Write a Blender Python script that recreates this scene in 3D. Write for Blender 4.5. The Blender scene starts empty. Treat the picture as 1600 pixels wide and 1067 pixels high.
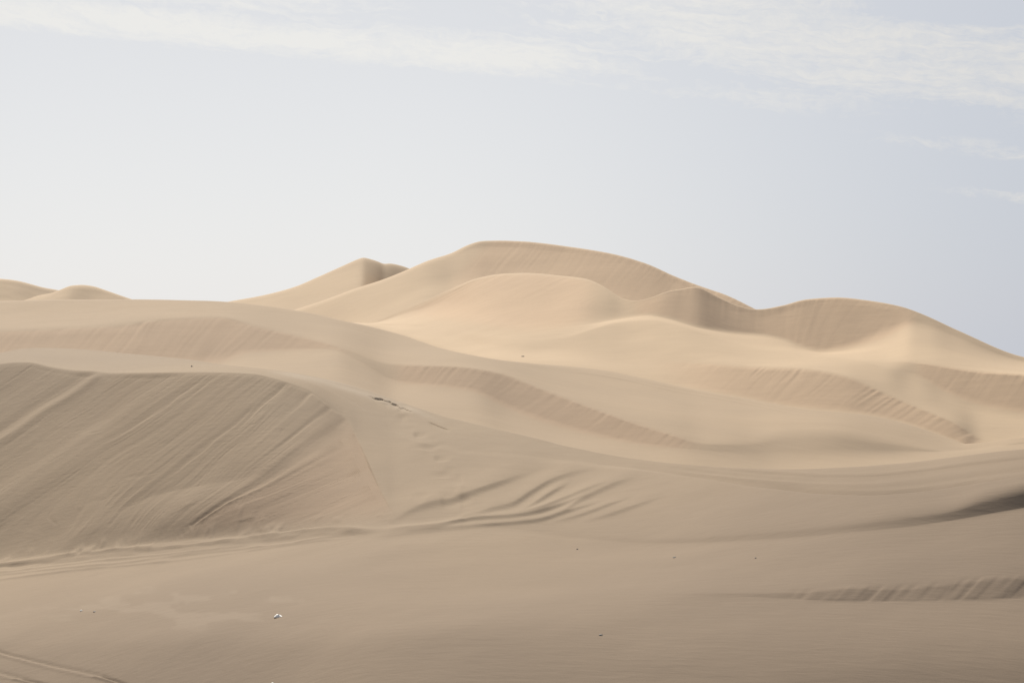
import bpy, math, random, bmesh
import numpy as np
from mathutils import Vector

random.seed(7)
R = math.radians
scene = bpy.context.scene

# ------------------------------------------------------------------ camera
F = 2986.0            # focal length in photo pixels (photo 1600 x 1067)
CX, CY, CZ = 800.0, 533.5, 10.0
cam_data = bpy.data.cameras.new('camera')
cam_data.sensor_width = 36.0
cam_data.lens = 36.0 * F / 1600.0
cam_data.clip_start = 0.5
cam_data.clip_end = 20000.0
cam = bpy.data.objects.new('camera', cam_data)
scene.collection.objects.link(cam)
cam.location = (0, 0, CZ)
cam.rotation_euler = (R(90), 0, 0)
scene.camera = cam

# ------------------------------------------------------------------ sky and sun
SUN_EL, SUN_AZ = 40.0, -18.0          # degrees; azimuth clockwise from the view direction
sun_dir = Vector((math.sin(R(SUN_AZ)) * math.cos(R(SUN_EL)),
                  math.cos(R(SUN_AZ)) * math.cos(R(SUN_EL)), math.sin(R(SUN_EL))))
world = bpy.data.worlds.new('World')
scene.world = world
world.use_nodes = True
wn, wl = world.node_tree.nodes, world.node_tree.links
wn.clear()


class G:
    """tiny node-graph writer"""
    def __init__(self, nodes, links):
        self.n, self.l = nodes, links

    def put(self, sock, v):
        if hasattr(v, 'is_output') or isinstance(v, bpy.types.NodeSocket):
            self.l.new(v, sock)
        else:
            sock.default_value = v

    def math(self, op, a, b=0.0, c=0.0, clamp=False):
        m = self.n.new('ShaderNodeMath'); m.operation = op; m.use_clamp = clamp
        for i, v in enumerate((a, b, c)):
            self.put(m.inputs[i], v)
        return m.outputs[0]

    def mix(self, f, a, b):
        m = self.n.new('ShaderNodeMix'); m.data_type = 'RGBA'
        self.put(m.inputs[0], f); self.put(m.inputs[6], a); self.put(m.inputs[7], b)
        return m.outputs[2]

    def ramp(self, v, lo, hi, a=0.0, b=1.0, kind='SMOOTHSTEP'):
        m = self.n.new('ShaderNodeMapRange'); m.interpolation_type = kind
        for i, q in enumerate((v, lo, hi, a, b)):
            self.put(m.inputs[i], q)
        return m.outputs[0]

    def xyz(self, x, y, z):
        m = self.n.new('ShaderNodeCombineXYZ')
        for i, q in enumerate((x, y, z)):
            self.put(m.inputs[i], q)
        return m.outputs[0]

    def noise(self, vec, scale, detail=4.0, rough=0.55, dist=0.0):
        m = self.n.new('ShaderNodeTexNoise')
        self.put(m.inputs['Vector'], vec); m.inputs['Scale'].default_value = scale
        m.inputs['Detail'].default_value = detail; m.inputs['Roughness'].default_value = rough
        m.inputs['Distortion'].default_value = dist
        return m.outputs['Fac']


g = G(wn, wl)
sky = wn.new('ShaderNodeTexSky')
sky.sky_type = 'NISHITA'; sky.sun_disc = False
sky.sun_elevation = R(SUN_EL); sky.sun_rotation = R(SUN_AZ)
sky.altitude = 400; sky.air_density = 1.0; sky.dust_density = 2.0; sky.ozone_density = 1.0
tc = wn.new('ShaderNodeTexCoord')
sep = wn.new('ShaderNodeSeparateXYZ'); wl.new(tc.outputs['Generated'], sep.inputs[0])
az = g.math('MULTIPLY', g.math('ARCTAN2', sep.outputs[0], sep.outputs[1]), 57.29578)
el = g.math('MULTIPLY', g.math('ARCSINE', sep.outputs[2]), 57.29578)
# pale dust veil: whitest on the sun's side, bluer away from it, thinner overhead
side = g.ramp(g.math('ABSOLUTE', g.math('SUBTRACT', az, -9.0)), 4.0, 30.0, 0.0, 1.0)
low = g.ramp(el, 1.0, 14.0, 0.0, 1.0)
VEIL_SUN, VEIL_OFF = (6.74, 6.80, 6.92, 1), (4.5, 4.8, 5.45, 1)
veil_c = g.mix(side, VEIL_SUN, VEIL_OFF)
veil_c = g.mix(g.math('MULTIPLY', low, 0.62), veil_c, (5.4, 5.52, 5.82, 1))
veil_c = g.mix(g.ramp(g.math('ABSOLUTE', az), 30.0, 120.0), veil_c, (3.0, 3.25, 3.8, 1))
veil = g.ramp(el, 9.0, 46.0, 0.93, 0.12)
CLOUD = g.mix(side, (7.2, 7.15, 6.95, 1), (6.15, 6.08, 5.95, 1))
col = g.mix(veil, sky.outputs[0], veil_c)
# high thin clouds, drawn out along shallow streaks
u = g.math('ADD', g.math('MULTIPLY', az, 0.10), g.math('MULTIPLY', el, 0.02))
tilt = g.math('ADD', el, g.math('MULTIPLY', az, 0.105))
v = g.math('MULTIPLY', tilt, 0.62)
streak = g.noise(g.xyz(u, v, 3.1), 2.4, 8.0, 0.62, 0.6)
fine = g.noise(g.xyz(g.math('MULTIPLY', az, 0.35), g.math('MULTIPLY', tilt, 0.9), 8.2), 3.0, 7.0, 0.6, 0.4)
body = g.math('ADD', g.math('MULTIPLY', streak, 0.62), g.math('MULTIPLY', fine, 0.38))


def band(a_pts, width_lo, width_hi, a0, a1, soft):
    """cloud bank: centre elevation as a line over azimuth, soft above and below"""
    (p0, e0), (p1, e1) = a_pts
    k = (e1 - e0) / (p1 - p0)
    c = g.math('SUBTRACT', el, g.math('ADD', g.math('MULTIPLY', az, k), e0 - k * p0))
    up = g.ramp(c, 0.0, width_hi, 1.0, 0.0)
    dn = g.ramp(c, -width_lo, 0.0, 0.0, 1.0)
    ends = g.math('MULTIPLY', g.ramp(az, a0 - soft, a0 + soft, 0, 1), g.ramp(az, a1 - soft, a1 + soft, 1, 0))
    return g.math('MULTIPLY', g.math('MULTIPLY', up, dn), ends)


b1 = band(((-15.0, 9.45), (4.3, 8.05)), 0.65, 1.15, -30.0, 3.6, 3.0)
b2 = band(((1.0, 10.0), (15.0, 7.7)), 2.0, 3.2, 2.0, 28.0, 6.0)
b3 = band(((-15.0, 10.5), (0.0, 9.4)), 0.7, 1.2, -28.0, -5.0, 5.0)
b4 = band(((10.0, 6.1), (15.0, 5.45)), 0.40, 0.45, 11.5, 22.0, 3.0)
b5 = band(((10.0, 4.85), (15.0, 4.15)), 0.30, 0.35, 13.0, 24.0, 2.5)
b6 = band(((0.0, 8.1), (9.0, 7.0)), 0.6, 0.9, 1.0, 10.0, 3.0)
high = g.math('MULTIPLY', g.ramp(el, 10.0, 15.0, 0.0, 0.5), g.ramp(el, 30.0, 60.0, 1.0, 0.2))
m = g.math('MAXIMUM', g.math('MAXIMUM', b1, g.math('MULTIPLY', b2, 0.8)), g.math('MAXIMUM', g.math('MULTIPLY', b3, 0.75), high))
m = g.math('MAXIMUM', m, g.math('MULTIPLY', g.math('MAXIMUM', b4, b5), 0.5))
m = g.math('MAXIMUM', m, g.math('MULTIPLY', b6, 0.45))
warp = g.math('MULTIPLY', g.math('SUBTRACT', g.noise(g.xyz(g.math('MULTIPLY', az, 0.22), g.math('MULTIPLY', tilt, 0.5), 5.5), 1.6, 4.0, 0.6), 0.5), 1.6)
wt = g.math('ADD', tilt, warp)
fibre = g.noise(g.xyz(g.math('MULTIPLY', az, 0.13), g.math('MULTIPLY', wt, 1.5), 4.4), 2.6, 10.0, 0.68)
puff = g.noise(g.xyz(g.math('MULTIPLY', az, 0.8), g.math('MULTIPLY', wt, 1.7), 1.7), 2.4, 10.0, 0.66)
body = g.math('ADD', g.math('MULTIPLY', streak, 0.25), g.math('ADD', g.math('MULTIPLY', fibre, 0.45), g.math('MULTIPLY', puff, 0.30)))
gap = g.math('MULTIPLY', g.math('MULTIPLY', g.ramp(az, 9.5, 11.5), g.ramp(az, 16.0, 14.0)), g.math('MULTIPLY', g.ramp(tilt, 10.35, 10.75), g.ramp(tilt, 11.5, 11.1)))
m = g.math('SUBTRACT', m, g.math('MULTIPLY', gap, 0.55), clamp=True)
cl = g.ramp(g.math('ADD', g.math('MULTIPLY', g.math('SUBTRACT', body, 0.5), 4.4), g.math('MULTIPLY', m, 0.92)), 0.12, 0.95, 0.0, 0.97, 'LINEAR')
cl = g.math('MULTIPLY', cl, g.ramp(m, 0.0, 0.30, 0.0, 1.0))
col = g.mix(cl, col, CLOUD)
bg = wn.new('ShaderNodeBackground'); bg.inputs[1].default_value = 0.10
wl.new(col, bg.inputs[0])
wo = wn.new('ShaderNodeOutputWorld'); wl.new(bg.outputs[0], wo.inputs[0])

sun_data = bpy.data.lights.new('sun', 'SUN')
sun_data.energy = 5.0
sun_data.angle = R(0.8)
sun_data.color = (1.0, 0.93, 0.83)
sun = bpy.data.objects.new('sun', sun_data)
scene.collection.objects.link(sun)
sun.rotation_euler = sun_dir.to_track_quat('Z', 'Y').to_euler()
sun.location = (0, 0, 200)

vs = scene.view_settings
vs.view_transform = 'Standard'; vs.look = 'None'; vs.exposure = 0.22; vs.gamma = 1.0
vs.use_curve_mapping = False
scene.cycles.max_bounces = 4

# ------------------------------------------------------------------ helpers
_rng = np.random.RandomState(11)
_tab = _rng.rand(65536).astype(np.float64)


def vnoise(x, y, seed=0):
    """smooth value noise in -1..1"""
    xi, yi = np.floor(x).astype(np.int64), np.floor(y).astype(np.int64)
    fx, fy = x - xi, y - yi
    fx = fx * fx * fx * (fx * (fx * 6 - 15) + 10); fy = fy * fy * fy * (fy * (fy * 6 - 15) + 10)

    def h(a, b):
        k = (a * 73856093) ^ (b * 19349663) ^ (seed * 83492791 + 1013)
        k = (k ^ (k >> 13)) * 1274126177
        return _tab[(k ^ (k >> 16)) & 65535]
    a = h(xi, yi) * (1 - fx) + h(xi + 1, yi) * fx
    b = h(xi, yi + 1) * (1 - fx) + h(xi + 1, yi + 1) * fx
    return (a * (1 - fy) + b * fy) * 2 - 1


def fbm(x, y, oct=4, seed=0, gain=0.5):
    s, a = 0.0, 1.0
    for i in range(oct):
        s = s + a * vnoise(x * 2 ** i + 17.3 * i, y * 2 ** i + 5.1 * i, seed + i)
        a *= gain
    return s


def sstep(x, a, b):
    t = np.clip((x - a) / (b - a), 0, 1)
    return t * t * (3 - 2 * t)


def pchip(xs, ys, x):
    xs, ys = np.asarray(xs, float), np.asarray(ys, float)
    if len(xs) == 1:
        return np.full_like(x, ys[0])
    h = np.diff(xs); dl = np.diff(ys) / h
    m = np.zeros_like(xs); m[0], m[-1] = dl[0], dl[-1]
    for i in range(1, len(xs) - 1):
        if dl[i - 1] * dl[i] > 0:
            w1, w2 = 2 * h[i] + h[i - 1], h[i] + 2 * h[i - 1]
            m[i] = (w1 + w2) / (w1 / dl[i - 1] + w2 / dl[i])
    xc = np.clip(x, xs[0], xs[-1])
    k = np.clip(np.searchsorted(xs, xc, side='right') - 1, 0, len(xs) - 2)
    t = (xc - xs[k]) / h[k]
    return ((2 * t**3 - 3 * t**2 + 1) * ys[k] + (t**3 - 2 * t**2 + t) * h[k] * m[k]
            + (-2 * t**3 + 3 * t**2) * ys[k + 1] + (t**3 - t**2) * h[k] * m[k + 1])


def gsmooth(a, sig):
    """gaussian smoothing along columns, sig in columns"""
    if sig <= 0.3:
        return a
    r = int(sig * 3) + 1
    k = np.exp(-0.5 * (np.arange(-r, r + 1) / sig) ** 2); k /= k.sum()
    p = np.concatenate([2 * a[0] - a[r:0:-1], a, 2 * a[-1] - a[-2:-r - 2:-1]])
    return np.convolve(p, k, mode='valid')


def pts(d, x):
    k = sorted(d)
    return pchip(k, [d[i] for i in k], x)


class Sheet:
    """A dune body: an ordered run of contour lines (crests, toes, hollows), each with its bearing,
    elevation angle and distance, swept into one height surface."""
    def __init__(self, px0, px1, step):
        # close columns across the view, wider ones to either side
        lo, hi = max(px0, -50.0), min(px1, 1650.0)
        self.px = np.concatenate([np.arange(px0, lo, 10.0), np.arange(lo, hi, step), np.arange(hi, px1 + 10.0, 10.0)])
        self.step = step
        self.D, self.Z, self.r, self.rows, self.name = [], [], [], [], []

    def sm(self, a, s):
        u = np.arange(self.px[0], self.px[-1] + self.step, self.step)
        return np.interp(self.px, u, gsmooth(np.interp(u, self.px, a), s / self.step))

    def add(self, name, d, z, rnd, rows):
        self.name.append(name); self.D.append(d); self.Z.append(z)
        self.r.append(pts(rnd, self.px) if isinstance(rnd, dict) else np.full_like(self.px, float(rnd)))
        self.rows.append(rows)

    def at(self, name, py, d, rnd=0.3, rows=20, sm=10, smd=24):
        """contour with image elevation and distance"""
        p = self.sm(pts(py, self.px), sm) if isinstance(py, dict) else py
        dd = self.sm(pts(d, self.px), smd) if isinstance(d, dict) else d
        self.add(name, dd, CZ + (CY - p) / F * dd, rnd, rows)
        return self

    def rise(self, name, py, s, rnd=0.3, rows=20, sm=10, smd=16):
        """contour reached by climbing at slope s from the previous one"""
        p = self.sm(pts(py, self.px), sm) if isinstance(py, dict) else py
        sl = self.sm(pts(s, self.px), 20) if isinstance(s, dict) else s
        t = (CY - p) / F
        d0, z0 = self.D[-1], self.Z[-1]
        d = (z0 - sl * d0 - CZ) / (t - sl)
        d = np.maximum(d, d0 + 0.25)
        d = self.sm(d, smd)
        self.add(name, d, CZ + t * d, rnd, rows)
        return self

    def drop(self, name, dd, dz, rnd=0.3, rows=10):
        a = pts(dd, self.px) if isinstance(dd, dict) else dd
        b = pts(dz, self.px) if isinstance(dz, dict) else dz
        self.add(name, self.D[-1] + a, self.Z[-1] + b, rnd, rows)
        return self

    def build(self):
        n = len(self.D)
        P = [np.stack([self.D[i], self.Z[i]]) for i in range(n)]
        out = [P[0][None]]; seg = [np.zeros(1)]
        prev = P[0]
        for i in range(1, n):
            rm = float(np.mean(self.r[i])) if i < n - 1 else 0.0
            full = self.rows[i]; rows = max(2, int(full * (1 - 0.6 * rm)))
            if i < n - 1:
                A = P[i] + self.r[i] * (P[i - 1] - P[i]); B = P[i] + self.r[i] * (P[i + 1] - P[i])
            else:
                A = P[i]
            t = np.linspace(0, 1, rows + 1)[1:]
            out.append(prev[None] + t[:, None, None] * (A - prev)[None]); seg.append(i - 1 + 0.0 * t + 0.5)
            prev = A
            if i < n - 1:
                cr = max(5, int(full * (0.06 + 0.85 * rm)))
                t = np.linspace(0, 1, cr + 1)[1:, None, None]
                out.append((1 - t)**2 * A[None] + 2 * t * (1 - t) * P[i][None] + t**2 * B[None])
                seg.append(np.full(cr, i - 0.0)); prev = B
        a = np.concatenate(out, 0)            # rows x 2 x cols
        self.Y, self.H = a[:, 0, :].copy(), a[:, 1, :].copy()
        self.seg = np.concatenate(seg)
        self.PX = np.broadcast_to(self.px, self.Y.shape)
        self.X = (self.PX - CX) / F * self.Y
        self.PY = CY + (CZ - self.H) / self.Y * F
        return self

    def line(self, name):
        """image elevation of a contour over the columns"""
        i = self.name.index(name)
        return CY + (CZ - self.Z[i]) / self.D[i] * F


def grid_object(name, S, r0, r1, c0, c1, mat, N):
    X, Y, Z = (a[r0:r1, c0:c1] for a in (S.X, S.Y, S.H))
    nr, nc = X.shape
    co = np.stack([X, Y, Z], -1).reshape(-1, 3).astype(np.float32)
    idx = np.arange(nr * nc).reshape(nr, nc)
    q = np.stack([idx[:-1, :-1], idx[:-1, 1:], idx[1:, 1:], idx[1:, :-1]], -1).reshape(-1, 4).astype(np.int32)
    me = bpy.data.meshes.new(name)
    me.vertices.add(len(co)); me.vertices.foreach_set('co', co.ravel())
    me.loops.add(q.size); me.loops.foreach_set('vertex_index', q.ravel())
    me.polygons.add(len(q))
    me.polygons.foreach_set('loop_start', np.arange(0, q.size, 4, dtype=np.int32))
    me.polygons.foreach_set('loop_total', np.full(len(q), 4, dtype=np.int32))
    me.update(calc_edges=True)
    me.polygons.foreach_set('use_smooth', np.ones(len(q), dtype=bool))
    if N is not None:
        me.normals_split_custom_set_from_vertices(N[r0:r1, c0:c1].reshape(-1, 3))
    for an, arr in getattr(S, 'attr', {}).items():
        me.attributes.new(an, 'FLOAT', 'POINT').data.foreach_set('value', arr[r0:r1, c0:c1].ravel().astype(np.float32))
    me.materials.append(mat)
    o = bpy.data.objects.new(name, me)
    scene.collection.objects.link(o)
    o['kind'] = 'structure'
    return o


def grid_normals(S):
    P = np.stack([S.X, S.Y, S.H], -1)
    dr = np.gradient(P, axis=0); dc = np.gradient(P, axis=1)
    n = np.cross(dc, dr)
    n /= np.linalg.norm(n, axis=-1, keepdims=True) + 1e-12
    n[n[..., 2] < 0] *= -1
    return n.astype(np.float32)


# ------------------------------------------------------------------ sand material
def sand_material(name, base, dark, ripple_scale, ripple_h, grain, graded=False):
    mt = bpy.data.materials.new(name); mt.use_nodes = True
    n, l = mt.node_tree.nodes, mt.node_tree.links
    b = n['Principled BSDF']; b.inputs['Roughness'].default_value = 0.92
    b.inputs['Specular IOR Level'].default_value = 0.15
    q = G(n, l)
    geo = n.new('ShaderNodeNewGeometry')
    sp = n.new('ShaderNodeSeparateXYZ'); l.new(geo.outputs['Position'], sp.inputs[0])
    pos = geo.outputs['Position']
    big = q.noise(pos, 0.06, 3.0, 0.5)
    mid = q.noise(q.xyz(q.math('MULTIPLY', sp.outputs[0], 0.35), sp.outputs[1], sp.outputs[2]), 0.7, 5.0, 0.6)
    tiny = q.noise(pos, 26.0, 3.0, 0.7)
    c = q.mix(q.ramp(big, 0.35, 0.65, 0.0, 1.0), base, dark)
    c = q.mix(q.ramp(mid, 0.3, 0.75, 0.0, 0.22), c, tuple(x * 0.86 for x in base[:3]) + (1,))
    c = q.mix(q.ramp(tiny, 0.35, 0.75, 0.0, grain), c, tuple(x * 0.72 for x in base[:3]) + (1,))
    a3 = n.new('ShaderNodeAttribute'); a3.attribute_name = 'fresh'
    tint = q.mix(a3.outputs['Fac'], (1.0, 0.997, 0.972, 1), (1.075, 0.978, 0.93, 1))
    mm = n.new('ShaderNodeMix'); mm.data_type = 'RGBA'; mm.blend_type = 'MULTIPLY'; mm.inputs[0].default_value = 1.0
    l.new(c, mm.inputs[6]); l.new(tint, mm.inputs[7]); c = mm.outputs[2]
    if graded:
        # foreground shade is mixed into the colour; thin pale dust lies in sheets on top
        a1 = n.new('ShaderNodeAttribute'); a1.attribute_name = 'painted_shade'
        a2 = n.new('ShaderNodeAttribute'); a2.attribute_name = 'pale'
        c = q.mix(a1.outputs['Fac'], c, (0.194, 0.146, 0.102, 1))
        c = q.mix(a2.outputs['Fac'], c, (0.40, 0.325, 0.24, 1))
    l.new(c, b.inputs['Base Color'])
    # wind ripples and grain as relief
    w = q.math('ADD', q.math('MULTIPLY', sp.outputs[1], 1.0), q.math('MULTIPLY', sp.outputs[0], 0.35))
    rip = q.noise(q.xyz(q.math('MULTIPLY', sp.outputs[0], 0.28), w, q.math('MULTIPLY', sp.outputs[2], 1.2)), ripple_scale, 4.0, 0.6, 0.3)
    h = q.math('ADD', q.math('MULTIPLY', rip, ripple_h), q.math('MULTIPLY', tiny, 0.006))
    bp = n.new('ShaderNodeBump'); bp.inputs['Distance'].default_value = 1.0; bp.inputs['Strength'].default_value = 0.6
    l.new(h, bp.inputs['Height']); l.new(bp.outputs[0], b.inputs['Normal'])
    return mt


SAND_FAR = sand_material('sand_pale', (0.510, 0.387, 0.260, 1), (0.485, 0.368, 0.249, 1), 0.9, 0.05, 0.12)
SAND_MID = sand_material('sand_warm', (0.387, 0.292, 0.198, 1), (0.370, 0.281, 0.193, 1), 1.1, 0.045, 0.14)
SAND_NEAR = sand_material('sand_shade_toned', (0.320, 0.242, 0.162, 1), (0.304, 0.232, 0.158, 1), 3.8, 0.026, 0.24, True)  # base tones darken from far to near, standing in for foreground shade

# ------------------------------------------------------------------ foreground: floor and near dune
A = Sheet(-1100, 2900, 2.3)
px = A.px
S1 = {-360: 583, -150: 561, 0: 551, 35: 543.5, 70: 542.5, 140: 545.5, 175: 549, 300: 561.5, 340: 568, 445: 579.5, 550: 600, 620: 622,
      690: 645, 760: 663, 830: 680, 900: 698, 1040: 721, 1110: 728, 1215: 731, 1320: 726.5, 1425: 718, 1530: 706, 1600: 699, 1960: 680}
T2 = {-360: 930, 0: 889, 150: 872, 300: 857, 450: 842, 600: 826, 700: 824, 800: 831, 900: 845, 1040: 852, 1217: 845.5,
      1323: 838, 1429: 826, 1499: 815, 1600: 796, 1960: 740}
C1 = {-360: 600, -120: 585, 0: 569, 24: 566, 45: 566, 77: 573, 119: 579, 147: 580, 168: 583, 315: 581.5, 395: 584, 427: 591, 483: 610, 518: 636,
      546: 657, 562: 690, 580: 730, 600: 772, 622: 808, 650: 813, 800: 817, 900: 829, 1040: 836, 1200: 826, 1323: 815, 1429: 802, 1482: 794, 1535: 775,
      1584: 762, 1600: 758, 1960: 715}
S0 = {-360: 592, -120: 574, 0: 560, 40: 556, 140: 562, 175: 567, 315: 573, 395: 579, 427: 584, 483: 599, 518: 614, 546: 628, 580: 650, 622: 680, 700: 706, 800: 717,
      880: 727, 960: 732, 1040: 739.5, 1145: 753.5, 1250: 766, 1287: 770.5, 1358: 773, 1429: 768.5, 1535: 753.6, 1600: 744, 1960: 700}
A.add('g0', np.full_like(px, 8.0), np.full_like(px, 0.5) + 0.0006 * (px - 800), 0.3, 2)
A.at('g1', {0: 1120}, {-360: 61, 0: 54, 300: 47, 600: 42, 900: 40.5, 1250: 39.5, 1600: 39, 1960: 39}, 0.2, 10)
A.rise('gm', {0: 1012}, {-360: .12, 0: .14, 600: .22, 1000: .24, 1400: .36, 1960: .38}, 0.45, 62)
A.rise('t1', {-360: 990, 0: 987, 400: 980, 800: 972, 960: 956, 1060: 940, 1164: 934, 1252: 938, 1358: 940, 1600: 936, 1960: 930},
       {0: .05, 600: .12, 1000: .11, 1300: .12, 1600: .14}, {0: .45, 1000: .45, 1200: .12, 1600: .08}, 52)
A.rise('r1', {-360: 935, 0: 930, 400: 916, 800: 908, 960: 914, 1060: 922, 1164: 926, 1199: 925, 1259: 921, 1323: 916, 1393: 914, 1464: 909, 1535: 902, 1600: 897, 1960: 870},
       {0: .03, 900: .05, 1050: .10, 1170: .26, 1260: .36, 1600: .38}, {0: .45, 1000: .45, 1200: .3, 1600: .2}, 36)
A.at('t2', T2, {-360: 87, 0: 79, 200: 74.5, 400: 70, 500: 67.3, 600: 64.4, 700: 63.2, 800: 62, 1000: 58.6, 1200: 54.6, 1400: 52.4, 1600: 52.6, 1960: 54.5},
     {-360: .1, 500: .1, 620: .25, 800: .4, 1000: .3, 1200: .2, 1600: .08}, 78, smd=40)
iT2 = len(A.D) - 1
# near dune's brink, running down to the nose at px 620; further right the top of the scoured step
cpy = A.sm(pts(C1, px), 5)
cslope = A.sm(pts({-360: .37, 150: .38, 250: .405, 360: .40, 420: .365, 460: .315, 500: .26, 546: .20, 580: .18, 600: .175, 622: .165, 660: .15, 800: .13,
                   950: .15, 1100: .24, 1200: .28, 1323: .36, 1429: .48, 1500: .68, 1560: .82, 1600: .88, 1960: .9}, px), 6)
t = (CY - cpy) / F
cd_right = (A.Z[iT2] - cslope * A.D[iT2] - CZ) / (t - cslope)
A.at('c1', cpy, A.sm(cd_right, 5), {-360: .06, 420: .05, 500: .12, 546: .3, 620: .4, 800: .4, 1300: .4, 1600: .4}, 205)
S0_line = A.sm(pts(S0, px), 10)
A.rise('s0', S0, {-360: .05, 0: .05, 300: .05, 450: .08, 546: .15, 620: .16, 700: .14, 800: .12, 1000: .11, 1200: .12, 1400: .14, 1600: .12},
       {-360: .4, 800: .4, 900: .25, 1040: .08, 1600: .08}, 165, smd=26)
A.drop('h0', {0: 1.0, 850: 1.5, 1000: 2.0, 1250: 3.0, 1960: 4.0}, {0: .03, 850: .1, 960: -.02, 1150: -.45, 1300: -1.1, 1400: -1.25, 1500: -.9, 1600: -.5, 1960: -.3}, 0.4, 8)
hm = S0_line * .78 + pts(S1, px) * .22
A.rise('hm', hm, {-360: .04, 300: .04, 450: .06, 620: .13, 800: .12, 1000: .13, 1200: .26, 1350: .46, 1450: .38, 1600: .14}, 0.45, 30)
A.rise('s1', S1, {-360: .03, 0: .03, 300: .03, 450: .05, 620: .12, 800: .11, 1000: .11, 1200: .07, 1400: .06, 1600: .09}, {-360: .1, 400: .1, 600: .15, 1600: .15}, 70, smd=26)
A.drop('k1', 14.0, -2.6, 0.4, 10)
A.drop('k2', 30.0, -9.0, 0.0, 6)
A.build()
def colrow(S, name):
    return S.line(name)[None, :]


def streak_relief(q, along, lam, amp, seed):
    """avalanche runnels: long relief running down the slip face"""
    s = fbm(q / lam, along / (lam * 12), 3, seed, 0.55)
    patch = 0.15 + 0.85 * sstep(vnoise(q / (lam * 7), along / (lam * 9), seed + 3), -0.5, 0.6)
    v = vnoise(q / (lam * 2.6) + 0.5 * vnoise(q / lam / 5, along / lam / 16, seed + 5), along / (lam * 22), seed + 9)
    cut = np.clip(1 - np.abs(v) / 0.09, 0, 1) * sstep(vnoise(q / (lam * 5), along / (lam * 7), seed + 21), -0.05, 0.5)
    return amp * (s * 0.75 * patch - 1.2 * cut)


def streak_far(q, along, below, lam, amp, seed):
    k = 0.5 + 1.0 * np.exp(-np.clip(below, 0, 99) / 8.0)
    tooth = np.clip(vnoise(q / (lam * 1.7), along / (lam * 16), seed + 4), 0.2, 1) - 0.2
    patch = 0.5 + 0.5 * sstep(vnoise(q / (lam * 9), along / (lam * 9), seed + 3), -0.5, 0.5)
    return amp * k * patch * (0.8 * fbm(q / lam, along / (lam * 11), 3, seed, 0.6) - 0.9 * tooth)


def ridge(S, curve, near_w, far_w, h, x0, x1, soft=30):
    """a small crest along an image line: steep on the near side, gentle behind"""
    c = pts(curve, S.px)[None, :]
    t = S.PY - c
    p = np.where(t > 0, np.exp(-(t / near_w) ** 2), np.exp(-(t / far_w) ** 2))
    return h * p * sstep(S.PX, x0, x0 + soft) * sstep(S.PX, x1, x1 - soft)


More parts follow.
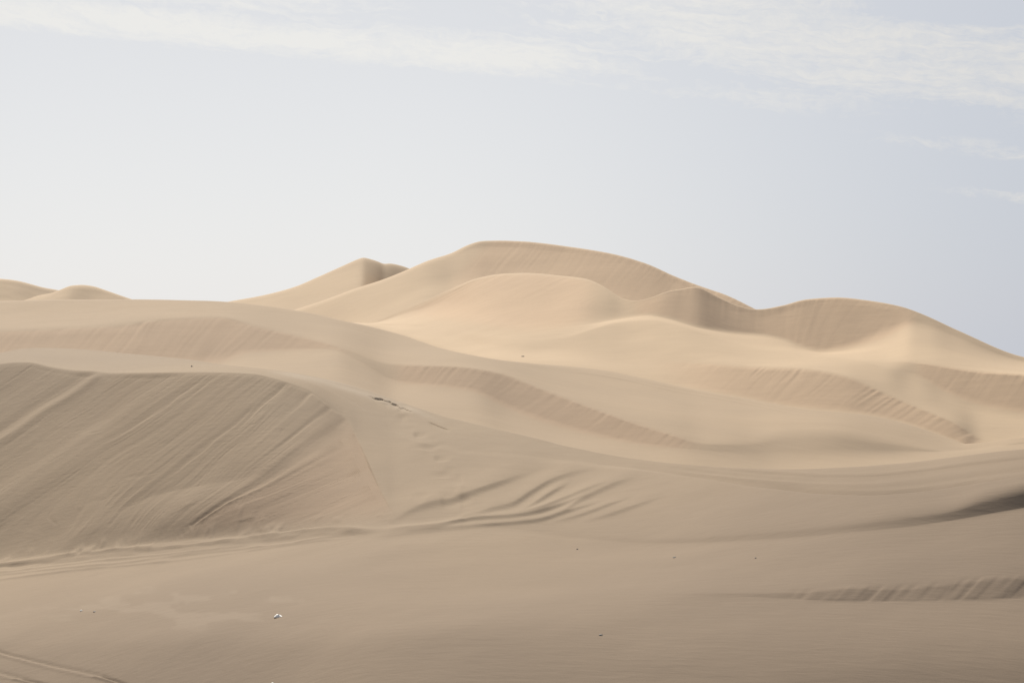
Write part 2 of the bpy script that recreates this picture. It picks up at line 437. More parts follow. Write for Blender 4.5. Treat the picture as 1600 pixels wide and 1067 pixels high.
def relief_A(S):
    PX, PY, X, Y = S.PX, S.PY, S.X, S.Y
    dz = np.zeros_like(Y)
    t2, c1, s1 = colrow(S, 't2'), colrow(S, 'c1'), colrow(S, 's1')
    # slip face runnels
    q = PX.astype(float).copy()
    for _ in range(6):
        th = pts({0: 32, 350: 34, 480: 42, 600: 38, 780: 25, 1000: 23}, q.ravel()).reshape(q.shape)
        q = PX + (PY - 585) / np.tan(np.radians(th))
    q = q + 5 * vnoise(PX / 90, PY / 60, 31)
    face = sstep(PY, c1 - 1, c1 + 7) * sstep(t2 - PY, 4, 50) * sstep(PX, 630, 596)
    dz += face * streak_relief(q, PY, 3.6, 0.011, 2)
    dz += face * streak_relief(q, PY, 8.0, 0.013, 3)
    dz += face * streak_relief(q, PY, 24.0, 0.014, 41)
    dz += face * 0.10 * vnoise(q / 60, PY / 300, 43)
    for q0, w0, y0, y1, hh in ((462, 2.2, 596, 690, .10), (520, 2.5, 600, 660, .10), (452, 2.0, 640, 760, .06), (580, 2.0, 630, 720, .07), (330, 2.2, 600, 700, .05), (640, 2.0, 650, 700, .06)):
        w1 = q - q0 - 3 * vnoise(PY / 22, PY * 0, int(q0))
        dz -= face * 0.5 * hh * np.where(w1 > 0, np.exp(-(w1 / w0) ** 2), np.exp(-(w1 / (4 * w0)) ** 2)) * sstep(PY, y0 - 8, y0 + 8) * sstep(PY, y1, y1 - 50)
    # rib between the two lobes of the slip face
    dz += face * 0.08 * np.exp(-((q - 160) / 13.0) ** 2) * sstep(PX, 175, 140)
    dz -= face * 0.07 * np.exp(-((q - 132) / 18.0) ** 2) * sstep(PX, 175, 140)
    # slumped apron at the foot of the face
    edge = pts({150: 812, 200: 791, 240: 772, 300: 760, 350: 753, 400: 742}, PX[0])[None, :]
    dz += 0.006 * np.clip(PY - edge, 0, 60) * sstep(PX, 140, 230) * sstep(PX, 440, 340) * sstep(t2 - PY, 0, 90)
    # lumps and slide debris along the foot
    foot = np.exp(-((PY - (t2 - 16)) / 13.0) ** 2) * sstep(PX, -80, 60) * sstep(PX, 640, 520)
    foot = np.maximum(foot, np.exp(-((PY - (t2 - 45)) / 26.0) ** 2) * sstep(PX, 200, 300) * sstep(PX, 500, 420) * 0.4)
    lump = fbm(X / 0.5, Y / 0.9, 3, 55)
    dz += 0.09 * foot * np.clip(lump - 0.25, 0, 1)
    # dark cut line on the debris apron
    dz += ridge(S, {300: 836, 330: 829, 360: 821, 398: 808}, 1.6, 9, 0.03, 285, 402, 12)
    # vehicle tracks running along the toe
    T = {k: v_ for k, v_ in T2.items() if k <= 700}
    for off, hh, ww, e in ((-8, .07, 1.8, 540), (-4, .13, 2.4, 570), (-.5, .09, 1.8, 580), (3, .09, 1.6, 590), (6.5, .09, 1.6, 610), (10.5, .07, 1.4, 590), (15, .05, 1.3, 560)):
        wob = {k: v_ + 1.2 * math.sin(k * .021 + off) + off * (0.55 + 0.45 * min(1, max(0, (620 - k) / 500))) for k, v_ in T.items()}
        dz += ridge(S, wob, ww, 5, hh, -340, e, 60) * (0.85 + 0.3 * vnoise(PX / 25, PX * 0 + off, 60))
    # wind-cut folds fanning out from the end of the tracks
    folds = [({600: 817, 660: 791, 700: 782, 770: 758, 816: 740, 850: 730}, 5.0, 26, .13, 590, 850, 90),
             ({700: 806, 740: 803, 770: 795, 800: 787, 830: 768, 860: 750, 900: 736, 960: 724}, 4.4, 18, .095, 700, 950, 80),
             ({810: 800, 836: 786, 860: 770, 890: 752}, 3.5, 9, .075, 806, 900, 40),
             ({780: 806, 840: 797, 880: 780, 920: 764, 960: 748}, 3.5, 10, .075, 790, 965, 70),
             ({860: 806, 881: 799, 905: 782, 937: 765, 982: 747, 1010: 738}, 4.4, 14, .09, 856, 1010, 60),
             ({600: 830, 680: 825, 740: 812, 800: 808, 840: 801, 880: 788, 930: 770}, 2.6, 8, .10, 560, 930, 80),
             ({600: 836, 700: 826, 780: 819, 840: 813, 870: 805, 900: 796, 960: 776}, 2.4, 8, .08, 560, 960, 80),
             ({840: 818, 890: 809, 920: 801, 960: 786, 1000: 768}, 2.4, 9, .06, 850, 1000, 60),
             ({890: 818, 947: 805, 1000: 787, 1040: 772}, 3.0, 14, .06, 895, 1050, 60)]
    for a in folds:
        dz += ridge(S, *a)
    # broken crust on the windward shoulder
    c = pts({560: 616, 577: 619, 590: 621.5, 605: 626, 612: 628.5, 625: 634, 645: 643.5, 660: 649}, PX[0])[None, :]
    c = c + 1.0 * vnoise(PX[:1] / 5.0, PX[:1] * 0, 71) + 0.6 * vnoise(PX[:1] / 2.2, PX[:1] * 0, 72)
    t = PY - c
    sc = np.where(t > 0, np.exp(-(t / 7.0) ** 1.5), 0) * sstep(PX, 572, 592) * sstep(PX, 648, 632)
    dz -= 0.085 * sc * (0.75 + 0.5 * vnoise(X / 0.5, Y / 0.8, 73))
    dz -= 0.05 * np.where(PY > pts({670: 658, 700: 671}, PX[0])[None, :], 1, 0) * np.exp(-((PY - pts({670: 658, 700: 671}, PX[0])[None, :]) / 4) ** 2) * sstep(PX, 668, 676) * sstep(PX, 706, 694)
    # footprints coming down the windward side
    path = pts({618: 632, 640: 660, 660: 690, 690: 725, 716: 758, 725: 790}, PX[0])
    tr = np.exp(-((PY - path[None, :]) / 26.0) ** 2) * sstep(PX, 596, 630) * sstep(PX, 745, 720)
    tr = np.maximum(tr, 1.3 * np.exp(-(((PX - 690) / 45) ** 2 + ((PY - 783) / 9) ** 2)))
    dz -= 0.075 * tr * np.clip(vnoise(X / 0.55, Y / 1.1, 61) + 0.1, 0, 1)
    dz += 0.03 * tr * vnoise(X / 0.9, Y / 1.6, 62)
    # wheel ruts across the near left corner
    for cv in ({-200: 965, 0: 1016, 95: 1040, 200: 1069, 260: 1088}, {-200: 997, 0: 1048, 70: 1067, 140: 1088}):
        dz += ridge(S, {k: v_ + 3.5 for k, v_ in cv.items()}, 2.2, 2.6, .035, -340, 320)
        dz -= ridge(S, cv, 2.0, 2.4, .05, -340, 320)
    # flutes on the low slip strip and a slump rib in the scoured hollow
    t1, r1 = colrow(S, 't1'), colrow(S, 'r1')
    q1 = PX + (PY - r1) / np.tan(np.radians(45))
    st = sstep(PY, r1 - 4, r1 + 3) * sstep(t1 - PY, -1, 5) * sstep(PX, 1200, 1270)
    dz += st * (0.020 * vnoise(q1 / 33, q1 * 0, 87) + 0.012 * vnoise(q1 / 11, PY / 60, 82))
    # faint wind-drawn lines on the back slope at right
    bs = sstep(colrow(S, 's0') - PY, 1, 6) * sstep(PY - s1, 0, 8) * sstep(PX, 950, 1100)
    qq = PY - (0.55 * S.line('s0') + 0.45 * S.line('s1'))[None, :]
    dz += bs * 0.05 * vnoise(qq / 5 + 40, PX / 300, 83)
    # broad unevenness of the floor and the windward side
    dz += 0.07 * fbm(X / 9, Y / 9, 3, 77) * sstep(PY, 600, 680) * (0.4 + 0.6 * sstep(t2 - PY, 10, -10))
    dz += 0.012 * fbm(X / 1.6, Y / 2.4, 3, 78) * sstep(PY, 560, 640)
    S.fresh = face * (0.05 + 0.5 * sstep(q, 480, 860)) + 0.3 * st
    return dz


A.H += relief_A(A)
NA = grid_normals(A)
A.attr = {'fresh': A.fresh}
A.attr['painted_shade'] = (pts({40: .76, 48: .70, 55: .58, 60: .46, 70: .26, 80: .08, 92: .06, 105: .26, 130: .32}, A.Y.ravel()).reshape(A.Y.shape)  # shade over the foreground, put into the sand colour by distance
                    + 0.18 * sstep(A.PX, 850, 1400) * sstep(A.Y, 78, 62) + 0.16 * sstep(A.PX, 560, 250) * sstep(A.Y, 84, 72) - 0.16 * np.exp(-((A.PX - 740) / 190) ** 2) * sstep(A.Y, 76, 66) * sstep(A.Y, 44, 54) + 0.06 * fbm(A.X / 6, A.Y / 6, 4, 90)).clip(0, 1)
pn = fbm(A.PX / 75, A.PY / 13, 4, 94) + 0.2 * fbm(A.PX / 14, A.PY / 5, 2, 92)
zone = np.exp(-((A.PX - 290) / 190) ** 2) * np.exp(-((A.PY - 950) / 28) ** 2)
A.attr['pale'] = 0.13 * sstep(pn + 0.9 * zone, 0.55, 1.05) * sstep(zone, 0.05, 0.5)
# pale blown sand along the top of the near dune
top_l = colrow(A, 's1'); blow = 0
for a_, b_, hw in ((0.1, 1.5, 3.0), (9.0, 3.0, 5.0)):
    ln = pts({380: 574, 445: 581, 490: 589, 550: 600 + a_ * .7, 620: 622 + a_ * .7, 690: 645 + a_}, A.px)[None, :] + b_
    blow = np.maximum(blow, np.exp(-((A.PY - ln) / hw) ** 2))
A.attr['pale'] = np.maximum(A.attr['pale'], 0.55 * blow * sstep(A.PX, 400, 470) * sstep(A.PX, 720, 620))
# the floor ends at the toe of the near dune
rowT2 = int(np.searchsorted(A.seg, iT2 + 0.25))
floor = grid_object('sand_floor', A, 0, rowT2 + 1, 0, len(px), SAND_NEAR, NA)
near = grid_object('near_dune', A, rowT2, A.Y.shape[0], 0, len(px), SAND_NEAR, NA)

# ------------------------------------------------------------------ middle dune
B = Sheet(-900, 2500, 2.3)
px = B.px
s1p = pts(S1, px)
b1 = {-360: 580, 0: 566, 300: 572, 340: 569, 385: 553, 455: 549, 518: 547, 570: 572, 620: 600, 672: 604, 742: 615, 795: 642, 865: 667, 910: 678, 1015: 697,
      1078: 702, 1150: 712, 1215: 722, 1320: 718, 1425: 711, 1530: 700, 1600: 693, 1960: 672}
b2 = {-360: 530, 0: 517, 87: 514, 168: 511, 259: 500, 350: 496, 378: 504, 455: 522, 518: 538, 560: 552, 600: 566, 644: 570, 700: 571, 770: 580, 875: 619, 980: 657, 1050: 677,
      1102: 690, 1160: 690, 1230: 678, 1300: 676, 1376: 687, 1495: 706, 1600: 690, 1960: 668}
b3 = {-360: 510, 0: 497, 150: 490, 300: 482, 378: 488, 455: 500, 518: 513, 600: 532, 700: 556, 800: 574, 900: 598, 1000: 622, 1100: 645, 1200: 650, 1300: 655, 1400: 670, 1495: 695, 1600: 684, 1960: 665}
b4 = {-360: 474, 0: 467, 100: 464.5, 205: 464.5, 355: 469.5, 403: 474, 480: 486, 522: 495, 585: 509, 630: 521, 700: 543, 777: 559, 815: 563, 910: 571, 997: 587, 1050: 599,
      1155: 619, 1250: 637, 1355: 648, 1407: 659, 1460: 676, 1530: 703, 1600: 735, 1960: 800}
b4p = np.minimum(B.sm(pts(b4, px), 8), 1e9)
B.at('b0', s1p + 40, {-360: 180, 0: 178, 300: 172, 600: 160, 900: 148, 1200: 146, 1600: 158, 1960: 165}, 0.3, 4)
B.at('b1', b1, {-360: 210, 0: 200, 300: 195, 455: 198, 620: 186, 742: 180, 865: 172, 1015: 163, 1078: 161, 1215: 162, 1425: 170, 1600: 176, 1960: 185}, {0: .2, 500: .2, 1050: .2, 1200: .4, 1600: .4}, 30)
B.rise('b2', b2, {-360: .29, 0: .29, 300: .29, 455: .28, 518: .27, 560: .24, 644: .33, 980: .36, 1080: .29, 1200: .22, 1376: .28, 1500: .2, 1960: .15},
       {-360: .25, 350: .2, 600: .15, 644: .08, 980: .08, 1100: .2, 1960: .4}, 130)
B.rise('b3', np.minimum(B.sm(pts(b3, px), 10), B.line('b2') - 2), {-360: .13, 0: .13, 300: .15, 500: .15, 700: .10, 1000: .09, 1250: .10, 1960: .1}, 0.4, 40)
B.rise('b4', np.where(px < 1500, b4p, np.maximum(b4p, 0)) * 0 + np.minimum(b4p, B.line('b3') - 1), {-360: .18, 0: .18, 300: .16, 500: .13, 700: .1, 1000: .08, 1250: .07, 1960: .07}, {-360: .3, 500: .25, 800: .35, 1100: .2, 1500: .15}, 50)
B.drop('k1', 14.0, {0: -2.5, 600: -2.5, 800: -1.0, 1050: -1.5, 1300: -2.5}, 0.4, 8)
B.drop('k2', 30.0, -9.0, 0.0, 4)
B.build()


def relief_B(S):
    PX, PY, X, Y = S.PX, S.PY, S.X, S.Y
    b1, b2 = colrow(S, 'b1'), colrow(S, 'b2')
    q = PX + (PY - b2) / np.tan(np.radians(48)) + 3 * vnoise(PX / 60, PY / 30, 8)
    m = sstep(PY, b2 - 2, b2 + 4) * sstep(b1 - PY, -1, 6)
    band2 = m * sstep(PX, 600, 640) * sstep(PX, 1110, 1050)
    dz = band2 * streak_far(q, PY, PY - b2, 4.6, 0.034, 13)
    band1 = m * sstep(PX, 560, 500)
    dz += band1 * (streak_far(q, PY, PY - b2, 11.0, 0.075, 14) + streak_far(q, PY, PY - b2, 4.6, 0.022, 15))
    dz += 0.10 * fbm(X / 16, Y / 16, 3, 78)
    # old wheel tracks along the brow
    l4 = S.line('b4')
    for off, hh in ((3.0, .05), (6.0, .07), (10.0, .05)):
        t = PY - (l4 + off)[None, :]
        dz += hh * np.where(t > 0, np.exp(-(t / 1.0) ** 2), np.exp(-(t / 2.5) ** 2)) * sstep(PX, 850, 960) * sstep(PX, 1280, 1180)
    S.attr = {'fresh': np.clip(band2 + band1, 0, 1) * 0.45}
    return dz


B.H += relief_B(B)
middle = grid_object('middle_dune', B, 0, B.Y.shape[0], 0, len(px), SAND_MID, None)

# ------------------------------------------------------------------ right-hand dune with the scooped bowl
E = Sheet(380, 2500, 2.3)
px = E.px
b4e = E.sm(pts(b4, px), 8)
e1p = np.where(px < 1500, b4e + 3, 0); e1p = E.sm(np.where(px < 1520, b4e + 3, 712.0), 8)
e2 = {380: 492, 480: 500, 578: 507, 640: 515, 700: 528, 760: 540, 830: 548, 900: 553, 1000: 562, 1103: 567, 1180: 573, 1257: 577, 1320: 589, 1365: 608, 1421: 632, 1495: 663, 1530: 684, 1600: 690, 1960: 690}
e3 = {380: 490, 578: 506.3, 640: 508, 700: 518, 760: 526, 830: 532, 880: 528, 924: 515, 962: 506, 1015: 501, 1050: 507, 1110: 526, 1180: 545, 1250: 555.5, 1299: 559, 1348: 565, 1390: 579, 1435: 590, 1477: 615, 1547: 640, 1600: 648, 1960: 670}
e4 = {380: 489, 578: 505.8, 640: 504, 700: 510, 760: 518, 830: 526, 880: 522, 924: 512, 962: 503, 1015: 498, 1050: 504, 1110: 523, 1180: 542, 1250: 552, 1299: 556, 1348: 560, 1390: 563, 1407: 563, 1453: 568.5, 1530: 580, 1600: 585, 1960: 612}
e5 = {380: 488, 578: 505.4, 640: 490, 700: 478, 760: 486, 830: 500, 880: 505, 924: 505, 962: 500, 1015: 494, 1040: 498, 1092: 513, 1145: 521, 1197: 525, 1229: 533, 1257: 545, 1285: 551, 1320: 548, 1372: 536, 1400: 525, 1425: 512, 1450: 515, 1495: 535, 1600: 570, 1960: 606}
e6 = {380: 560, 500: 535, 578: 506, 637: 481, 707: 449, 742: 433.5, 788: 425, 822: 424, 875: 428.5, 917: 434, 945: 447, 976: 467, 990: 469.5, 1015: 465, 1043: 454, 1067: 450, 1088: 446, 1113: 458, 1155: 477,
      1183: 482.5, 1225: 475.5, 1257: 466.5, 1309: 463, 1355: 467.5, 1407: 477, 1442: 489, 1495: 512, 1600: 555, 1960: 600}
def back(S, crest_p, crest_d, toe_p, slope):
    """distance of a toe found by coming down from its crest at a given slope"""
    z6 = CZ + (CY - crest_p) / F * crest_d
    t5 = (CY - toe_p) / F
    return (z6 - slope * crest_d - CZ) / (t5 - slope)


p3, p4, p5, p6 = (E.sm(pts(d_, px), w_) for d_, w_ in ((e3, 8), (e4, 8), (e5, 6), (e6, 7)))
p4 = np.minimum(p4, p3 - .5); p5 = np.minimum(p5, p4 - .5); p6 = np.minimum(p6, p5 - .3)
d6 = E.sm(pts({380: 305, 578: 296, 700: 288, 830: 278, 917: 266, 976: 253, 1015: 248.5, 1043: 249, 1088: 250, 1130: 248, 1183: 245, 1257: 244, 1309: 242.5, 1407: 238, 1442: 236, 1600: 228, 1960: 215}, px), 24)
s6 = E.sm(pts({380: .3, 640: .3, 760: .27, 880: .27, 960: .38, 1000: .50, 1043: .52, 1100: .50, 1150: .52, 1197: .56, 1300: .57, 1380: .52, 1425: .42, 1500: .34, 1600: .34, 1960: .3}, px), 16)
d5 = E.sm(back(E, p6, d6, p5, s6), 10)
d4 = E.sm(pts({380: 290, 578: 280, 700: 260, 760: 247, 830: 238, 900: 238, 924: 239, 976: 243, 1015: 242, 1050: 238, 1110: 232, 1250: 221, 1348: 213, 1400: 211, 1453: 208, 1530: 204, 1600: 201, 1960: 192}, px), 20)
d4 = np.minimum(d4, d5 - .5)
s4 = pts({380: .15, 830: .16, 1000: .1, 1300: .1, 1390: .2, 1430: .5, 1600: .60, 1960: .5}, px)
d3 = E.sm(back(E, p4, d4, p3, s4), 10)
b4d = np.interp(px, B.px, B.D[B.name.index('b4')])
p2 = np.minimum(E.sm(pts(e2, px), 8), e1p - 2)
p2 = np.maximum(p2, p3 + .5)
s2 = E.sm(pts({380: .12, 700: .14, 900: .13, 1000: .20, 1060: .28, 1140: .40, 1220: .46, 1400: .50, 1500: .48, 1560: .25, 1960: .2}, px), 16)
d2 = E.sm(pts({380: 300, 578: 275, 700: 250, 800: 232, 900: 227, 980: 223, 1060: 218, 1140: 213, 1220: 209, 1300: 204.5, 1380: 198.5, 1460: 192, 1540: 187, 1960: 182}, px), 20)
d2 = np.minimum(d2, d3 - .5)
d1 = E.sm(back(E, p2, d2, e1p, s2), 14)
d1 = np.minimum(np.maximum(d1, b4d + .8), d2 - .3)
E.at('e0', e1p + 30, d1 - 8, 0.3, 4)
E.at('e1', e1p, d1, {380: .3, 1000: .3, 1200: .15, 1960: .3}, 24)
E.at('e2', p2, d2, {380: .4, 1000: .35, 1150: .12, 1500: .08, 1600: .4}, 72)
E.at('e3', p3, np.maximum(d3, d2 + .3), {380: .4, 1050: .35, 1300: .3, 1400: .25, 1600: .2}, 32)
E.at('e4', p4, np.maximum(d4, E.D[-1] + .3), {380: .4, 1300: .4, 1420: .12, 1600: .06}, 50)
E.at('e5', p5, np.maximum(d5, E.D[-1] + .3), {380: .4, 900: .4, 1040: .12, 1280: .10, 1330: .15, 1400: .35, 1600: .4}, 36)
E.at('e6', p6, np.maximum(d6, E.D[-1] + .3), {380: .1, 800: .12, 1000: .06, 1400: .08, 1500: .25, 1960: .3}, 95)
E.drop('k1', 12.0, {380: -3.0, 900: -2.5, 1960: -3.0}, 0.4, 8)
E.drop('k2', 30.0, -12.0, 0.0, 4)
E.build()
def relief_E(S):
    PX, PY, X, Y = S.PX, S.PY, S.X, S.Y
    e1, e2, e3, e4, e5, e6 = (colrow(S, n) for n in ('e1', 'e2', 'e3', 'e4', 'e5', 'e6'))
    dz = 0.12 * fbm(X / 18, Y / 18, 3, 79) * sstep(PY - e6, 1, 14)
    fr = 0
    q = PX + (PY - e2) / np.tan(np.radians(48)) + 3 * vnoise(PX / 60, PY / 30, 9)
    m = sstep(PY, e2 - 2, e2 + 5) * sstep(e1 - PY, 0, 6) * sstep(PX, 1000, 1120) * sstep(PX, 1545, 1510)
    fr = fr + m
    dz += m * streak_far(q, PY, PY - e2, 4.6, 0.038, 23)
    q = PX + (PY - e4) / np.tan(np.radians(55))
    m = sstep(PY, e4 - 1, e4 + 4) * sstep(e3 - PY, 0, 6) * sstep(PX, 1420, 1450)
    fr = fr + m
    dz += m * streak_far(q, PY, PY - e4, 4.6, 0.036, 24)
    # bowl
    q = PX + (PY - e6) / np.tan(np.radians(pts({1000: 60, 1100: 88, 1200: 88, 1300: 55, 1420: 48}, PX.ravel()).reshape(PX.shape)))
    m = sstep(PY, e6, e6 + 5) * sstep(e5 - PY, 0, 8) * sstep(PX, 985, 1010) * sstep(PX, 1440, 1415)
    fr = fr + m
    dz += m * streak_far(q, PY, PY - e6, 5.5, 0.026, 25)
    q = PX + (PY - 440) / np.tan(np.radians(26))
    m = sstep(PY, e6 + 1, e6 + 8) * sstep(e4 - PY, 2, 20) * sstep(PX, 600, 700) * sstep(PX, 950, 900)
    fr = fr + m
    dz += m * streak_far(q, PY, PY - e6, 4.6, 0.045, 26)
    S.attr = {'fresh': np.clip(fr, 0, 1) * 0.4}
    return dz


E.H += relief_E(E)
bowl = grid_object('bowl_dune', E, 0, E.Y.shape[0], 0, len(px), SAND_FAR, None)

# ------------------------------------------------------------------ great dune
M = Sheet(330, 1400, 2.0)
px = M.px
fc = {330: 520, 450: 482, 500: 466, 560: 444, 600: 431, 637: 416, 669: 402, 704: 391, 732: 379, 753: 374.5, 780: 374, 812: 375, 892: 384, 962: 396, 1015: 412, 1050: 428, 1088: 443, 1137: 460, 1180: 481, 1250: 512, 1400: 570}
fd = M.sm(pts({330: 335, 637: 322, 753: 330, 900: 322, 1015: 312, 1088: 303, 1180: 292, 1400: 280}, px), 30)
fp = M.sm(pts(fc, px), 5)
fz = CZ + (CY - fp) / F * fd
sl = M.sm(pts({330: .3, 600: .3, 690: .34, 760: .38, 1000: .42, 1180: .46, 1400: .45}, px), 20)
M.add('f0', fd - 110, fz - 24 * sl - 20, 0.3, 4)
M.add('f1', fd - 60, fz - 60 * sl * .8, {330: .4, 1400: .4}, 30)
M.add('f2', fd - 22, fz - 22 * sl, {330: .4, 1400: .4}, 50)
M.add('f3', fd, fz, {330: .25, 700: .2, 760: .08, 1400: .06}, 90)
M.drop('k1', 14.0, {330: -4.0, 1400: -4.0}, 0.4, 8)
M.drop('k2', 30.0, -14.0, 0.0, 4)
M.build()


def relief_M(S):
    PX, PY, X, Y = S.PX, S.PY, S.X, S.Y
    f3 = colrow(S, 'f3')
    q = PX + (PY - 375) / np.tan(np.radians(52)) + 3 * vnoise(PX / 60, PY / 30, 19)
    m = sstep(PY, f3, f3 + 5) * sstep(q, 745, 785)
    S.attr = {'fresh': m * 0.4}
    dz = m * streak_far(q, PY, PY - f3, 4.6, 0.036, 33)
    dz += 0.15 * fbm(X / 20, Y / 20, 3, 80) * sstep(PY - f3, 1, 12)
    return dz


M.H += relief_M(M)
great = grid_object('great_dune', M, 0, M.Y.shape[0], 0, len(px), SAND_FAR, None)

# ------------------------------------------------------------------ pointed dune behind it, and the two far ones
P = Sheet(300, 760, 2.5)
px = P.px
gc = {300: 482, 353: 469.5, 410: 459, 459: 446, 497: 430, 536: 412.5, 560: 402, 567.5: 399.5, 575: 401, 592: 406, 600: 409.5, 608: 408.5, 627: 412, 637: 415.5, 680: 435, 760: 470}
gd = P.sm(pts({300: 338, 455: 345, 567: 352, 640: 352, 760: 352}, px), 30)
gp = P.sm(pts(gc, px), 3)
gz = CZ + (CY - gp) / F * gd
sl = P.sm(pts({300: .2, 450: .26, 560: .30, 590: .45, 610: .6, 640: .6}, px), 6)
P.add('f0', gd - 100, gz - 26 * sl - 20, 0.3, 4)
P.add('f1', gd - 45, gz - 45 * sl, 0.4, 40)
P.add('f3', gd, gz, 0.1, 100)
P.drop('k1', 14.0, -4.0, 0.4, 6)
P.drop('k2', 30.0, -14.0, 0.0, 4)
P.build()
P.H += 0.12 * fbm(P.X / 20, P.Y / 20, 3, 81) * sstep(P.PY - colrow(P, 'f3'), 1, 12)
pointed = grid_object('pointed_dune', P, 0, P.Y.shape[0], 0, len(px), SAND_FAR, None)


def far_dune(name, p0, p1, crest, d, s):
    W = Sheet(p0, p1, 2.0)
    p = W.sm(pts(crest, W.px), 3)
    dd = np.full_like(W.px, float(d))
    z = CZ + (CY - p) / F * dd
    ss = pts(s, W.px)
    W.add('f0', dd - 80, z - 24 * ss - 14, 0.3, 4)
    W.add('f1', dd - 24, z - 24 * ss, 0.4, 30)
    W.add('f3', dd, z, 0.15, 50)
    W.drop('k1', 20.0, -6.0, 0.4, 6)
    W.drop('k2', 40.0, -16.0, 0.0, 4)
    W.build()
    W.H += 0.2 * fbm(W.X / 14, W.Y / 14, 3, 82) * sstep(W.PY - W.line('f3')[None], 1, 10)
    return grid_object(name, W, 0, W.Y.shape[0], 0, len(W.px), SAND_FAR, None)


fd1 = far_dune('far_dune', -700, 240, {-700: 440, -300: 425, -100: 420, 0: 432, 20: 434, 70: 446, 90: 449.5, 130: 461, 240: 490}, 480, {-300: .4, 240: .4})
fd2 = far_dune('small_far_dune', -40, 320, {-40: 490, 40: 465, 60: 458, 80: 454, 96: 448, 112: 441.6, 128: 440.4, 144: 442.4, 164: 449, 184: 456, 206: 463.6, 320: 500}, 400,
         {-40: .25, 90: .3, 128: .45, 170: .35, 320: .3})

# ground sheet to the horizon: the dunes stand on a broad swell that falls away in the distance
gv, gf = [], []
rings = [0.5, 60, 150, 300, 450, 650, 1000, 1800, 3500, 7000, 12000]
for r_ in rings:
    for k in range(64):
        a_ = 2 * math.pi * k / 64
        gv.append((r_ * math.sin(a_), r_ * math.cos(a_), -14 - 0.034 * max(0.0, r_ - 250)))
for i in range(len(rings) - 1):
    for k in range(64):
        k2 = (k + 1) % 64
        gf.append((i * 64 + k, (i + 1) * 64 + k, (i + 1) * 64 + k2, i * 64 + k2))
me = bpy.data.meshes.new('ground')
me.from_pydata(gv, [], gf)
me.polygons.foreach_set('use_smooth', [True] * len(gf))
me.materials.append(SAND_FAR)
ground = bpy.data.objects.new('ground', me)
scene.collection.objects.link(ground); ground['kind'] = 'structure'

# ------------------------------------------------------------------ small things lying on the sand
def plain_material(name, base, dark, rough=0.8, scale=30.0):
    mt = bpy.data.materials.new(name); mt.use_nodes = True
    n, l = mt.node_tree.nodes, mt.node_tree.links
    b = n['Principled BSDF']; b.inputs['Roughness'].default_value = rough
    q = G(n, l)
    tcn = n.new('ShaderNodeTexCoord')
    l.new(q.mix(q.ramp(q.noise(tcn.outputs['Object'], scale, 4.0), 0.35, 0.7), base, dark), b.inputs['Base Color'])
    return mt


WHITE = plain_material('white_plastic', (0.80, 0.77, 0.70, 1), (0.64, 0.60, 0.53, 1), 0.45, 12.0)
STONE = plain_material('dark_stone', (0.11, 0.095, 0.078, 1), (0.17, 0.145, 0.115, 1))
STONE2 = plain_material('grey_stone', (0.17, 0.155, 0.135, 1), (0.26, 0.235, 0.20, 1))


def on_sand(S, x, y):
    """point of the surface seen at photo position x, y"""
    py2 = CY + (CZ - S.H) / S.Y * F
    vis = np.argmin((S.PX - x) ** 2 + (py2 - y) ** 2)
    i, j = np.unravel_index(vis, S.Y.shape)
    return Vector((S.X[i, j], S.Y[i, j], S.H[i, j]))


def lump(name, loc, size, seed, mat, label, cat, sub=2, rough=0.22, sink=0.4, rz=0.0, group=None):
    """weathered stone or crumpled scrap: faceted, flattened, partly sunk"""
    bm = bmesh.new()
    bmesh.ops.create_icosphere(bm, subdivisions=sub, radius=1.0)
    co = np.array([v_.co[:] for v_ in bm.verts])
    k = 1 + rough * vnoise(co[:, 0] * 1.7 + seed, co[:, 1] * 1.7 + co[:, 2] * 1.3, seed) + rough * 0.5 * vnoise(co[:, 0] * 4 + seed, co[:, 1] * 4 - co[:, 2] * 3.1, seed + 2)
    for v_, f_ in zip(bm.verts, k):
        v_.co = Vector((v_.co.x * f_ * size[0] / 2, v_.co.y * f_ * size[1] / 2, (v_.co.z * f_ + 1 - 2 * sink) * size[2] / 2))
    mesh = bpy.data.meshes.new(name); bm.to_mesh(mesh); bm.free()
    mesh.materials.append(mat)
    o = bpy.data.objects.new(name, mesh); scene.collection.objects.link(o)
    o.location = loc; o.rotation_euler = (0, 0, rz)
    o['label'] = label; o['category'] = cat
    if group:
        o['group'] = group
    return o


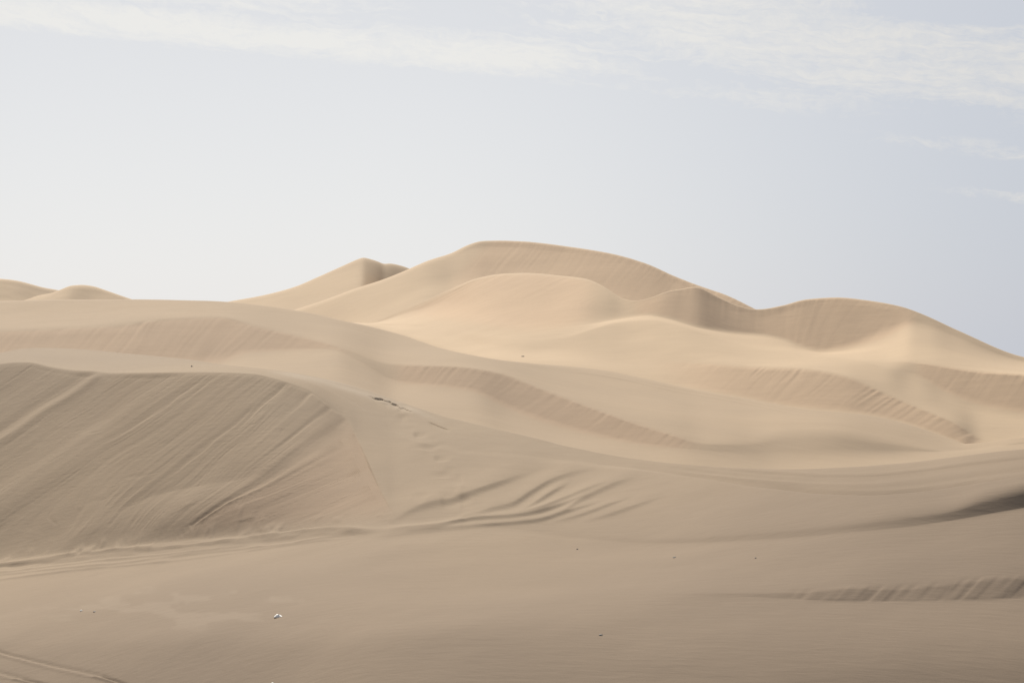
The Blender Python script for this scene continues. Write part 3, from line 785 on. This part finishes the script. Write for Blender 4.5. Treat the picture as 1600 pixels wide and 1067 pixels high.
def crumpled_bag(name, loc, w, h, label):
    """limp plastic bag half buried: a creased dome with an open, overhanging mouth on the right"""
    nu, nv = 40, 22
    vs_, fs = [], []
    for j in range(nv + 1):
        b_ = j / nv
        for i in range(nu + 1):
            a_ = i / nu
            x_ = (a_ - 0.5) * w
            y_ = (b_ - 0.5) * w * 0.75
            prof = math.sin(math.pi * a_ ** 0.8) ** 0.7 * math.sin(math.pi * b_) ** 0.6
            cr = float(vnoise(np.array([a_ * 6.0]), np.array([b_ * 5.0 + a_ * 3]), 5)[0]) * 0.22 + float(vnoise(np.array([a_ * 15.0]), np.array([b_ * 12.0]), 6)[0]) * 0.10
            z_ = h * prof * (1 + cr) - 0.012
            if a_ > 0.55 and b_ < 0.45:          # mouth: the front hem lifts off the sand and overhangs
                lift = (a_ - 0.55) / 0.45 * (0.45 - b_) / 0.45
                z_ += h * 0.55 * lift; y_ -= w * 0.10 * lift
            vs_.append((x_, y_, z_))
    for j in range(nv):
        for i in range(nu):
            k = j * (nu + 1) + i
            fs.append((k, k + 1, k + nu + 2, k + nu + 1))
    mesh = bpy.data.meshes.new(name); mesh.from_pydata(vs_, [], fs)
    mesh.polygons.foreach_set('use_smooth', [True] * len(fs))
    mesh.materials.append(WHITE)
    o = bpy.data.objects.new(name, mesh); scene.collection.objects.link(o)
    o.location = loc
    sd = o.modifiers.new('thickness', 'SOLIDIFY'); sd.thickness = 0.002
    o['label'] = label; o['category'] = 'plastic bag'
    return o


crumpled_bag('plastic_bag', on_sand(A, 435, 962), 0.25, 0.075, 'crumpled white plastic bag half buried in the sand floor, largest piece of litter')
lump('litter_scrap', on_sand(A, 128, 954), (0.10, 0.08, 0.06), 3, WHITE, 'tiny white scrap of litter beside a pale sand patch, far left', 'litter', rz=.4)
lump('litter_scrap', on_sand(A, 426, 1067.5), (0.10, 0.07, 0.05), 9, WHITE, 'white scrap of litter cut off by the bottom edge below the bag', 'litter', rz=1.1)
G_ = 'dark stones scattered on the sand'
for x, y, sz, sd, mt_, lb in (
        (147, 955.5, (.13, .09, .05), 21, STONE2, 'small flat grey stone just right of the tiny white scrap'),
        (903, 857.5, (.06, .05, .05), 22, STONE2, 'tiny dark stone on the floor below the wind-cut folds'),
        (1053, 870.5, (.16, .08, .04), 23, STONE2, 'long flat dark stone on the pale shelf, right of centre'),
        (1181, 872, (.05, .05, .045), 24, STONE2, 'tiny dark stone on the shelf above the low shaded slip strip'),
        (940, 992.5, (.10, .08, .04), 25, STONE2, 'dark stone alone on the empty floor near the bottom centre'),
        (300, 573, (.10, .08, .10), 26, STONE2, 'pebble standing on the flat top of the near dune')):
    lump('stone', on_sand(A, x, y), sz, sd, mt_, lb, 'stone', group=G_, rz=sd)
lump('stone', on_sand(E, 816, 557), (.40, .3, .14), 27, STONE2, 'dark rock in the valley at the foot of the great dune', 'stone', group=G_)

for o_, lb in ((floor, 'flat sand floor in the foreground'), (near, 'near dune with a streaked slip face at left'), (middle, 'middle dune with two fluted bands'),
               (bowl, 'dune at right with a shaded scooped bowl'), (great, 'great dune with the highest crest'), (pointed, 'pointed dune left of the highest crest'),
               (fd1, 'far dune on the left skyline, cut by the frame'), (fd2, 'small far dune with a rounded top on the left skyline'),
               (ground, 'desert ground reaching the horizon')):
    o_['label'] = lb
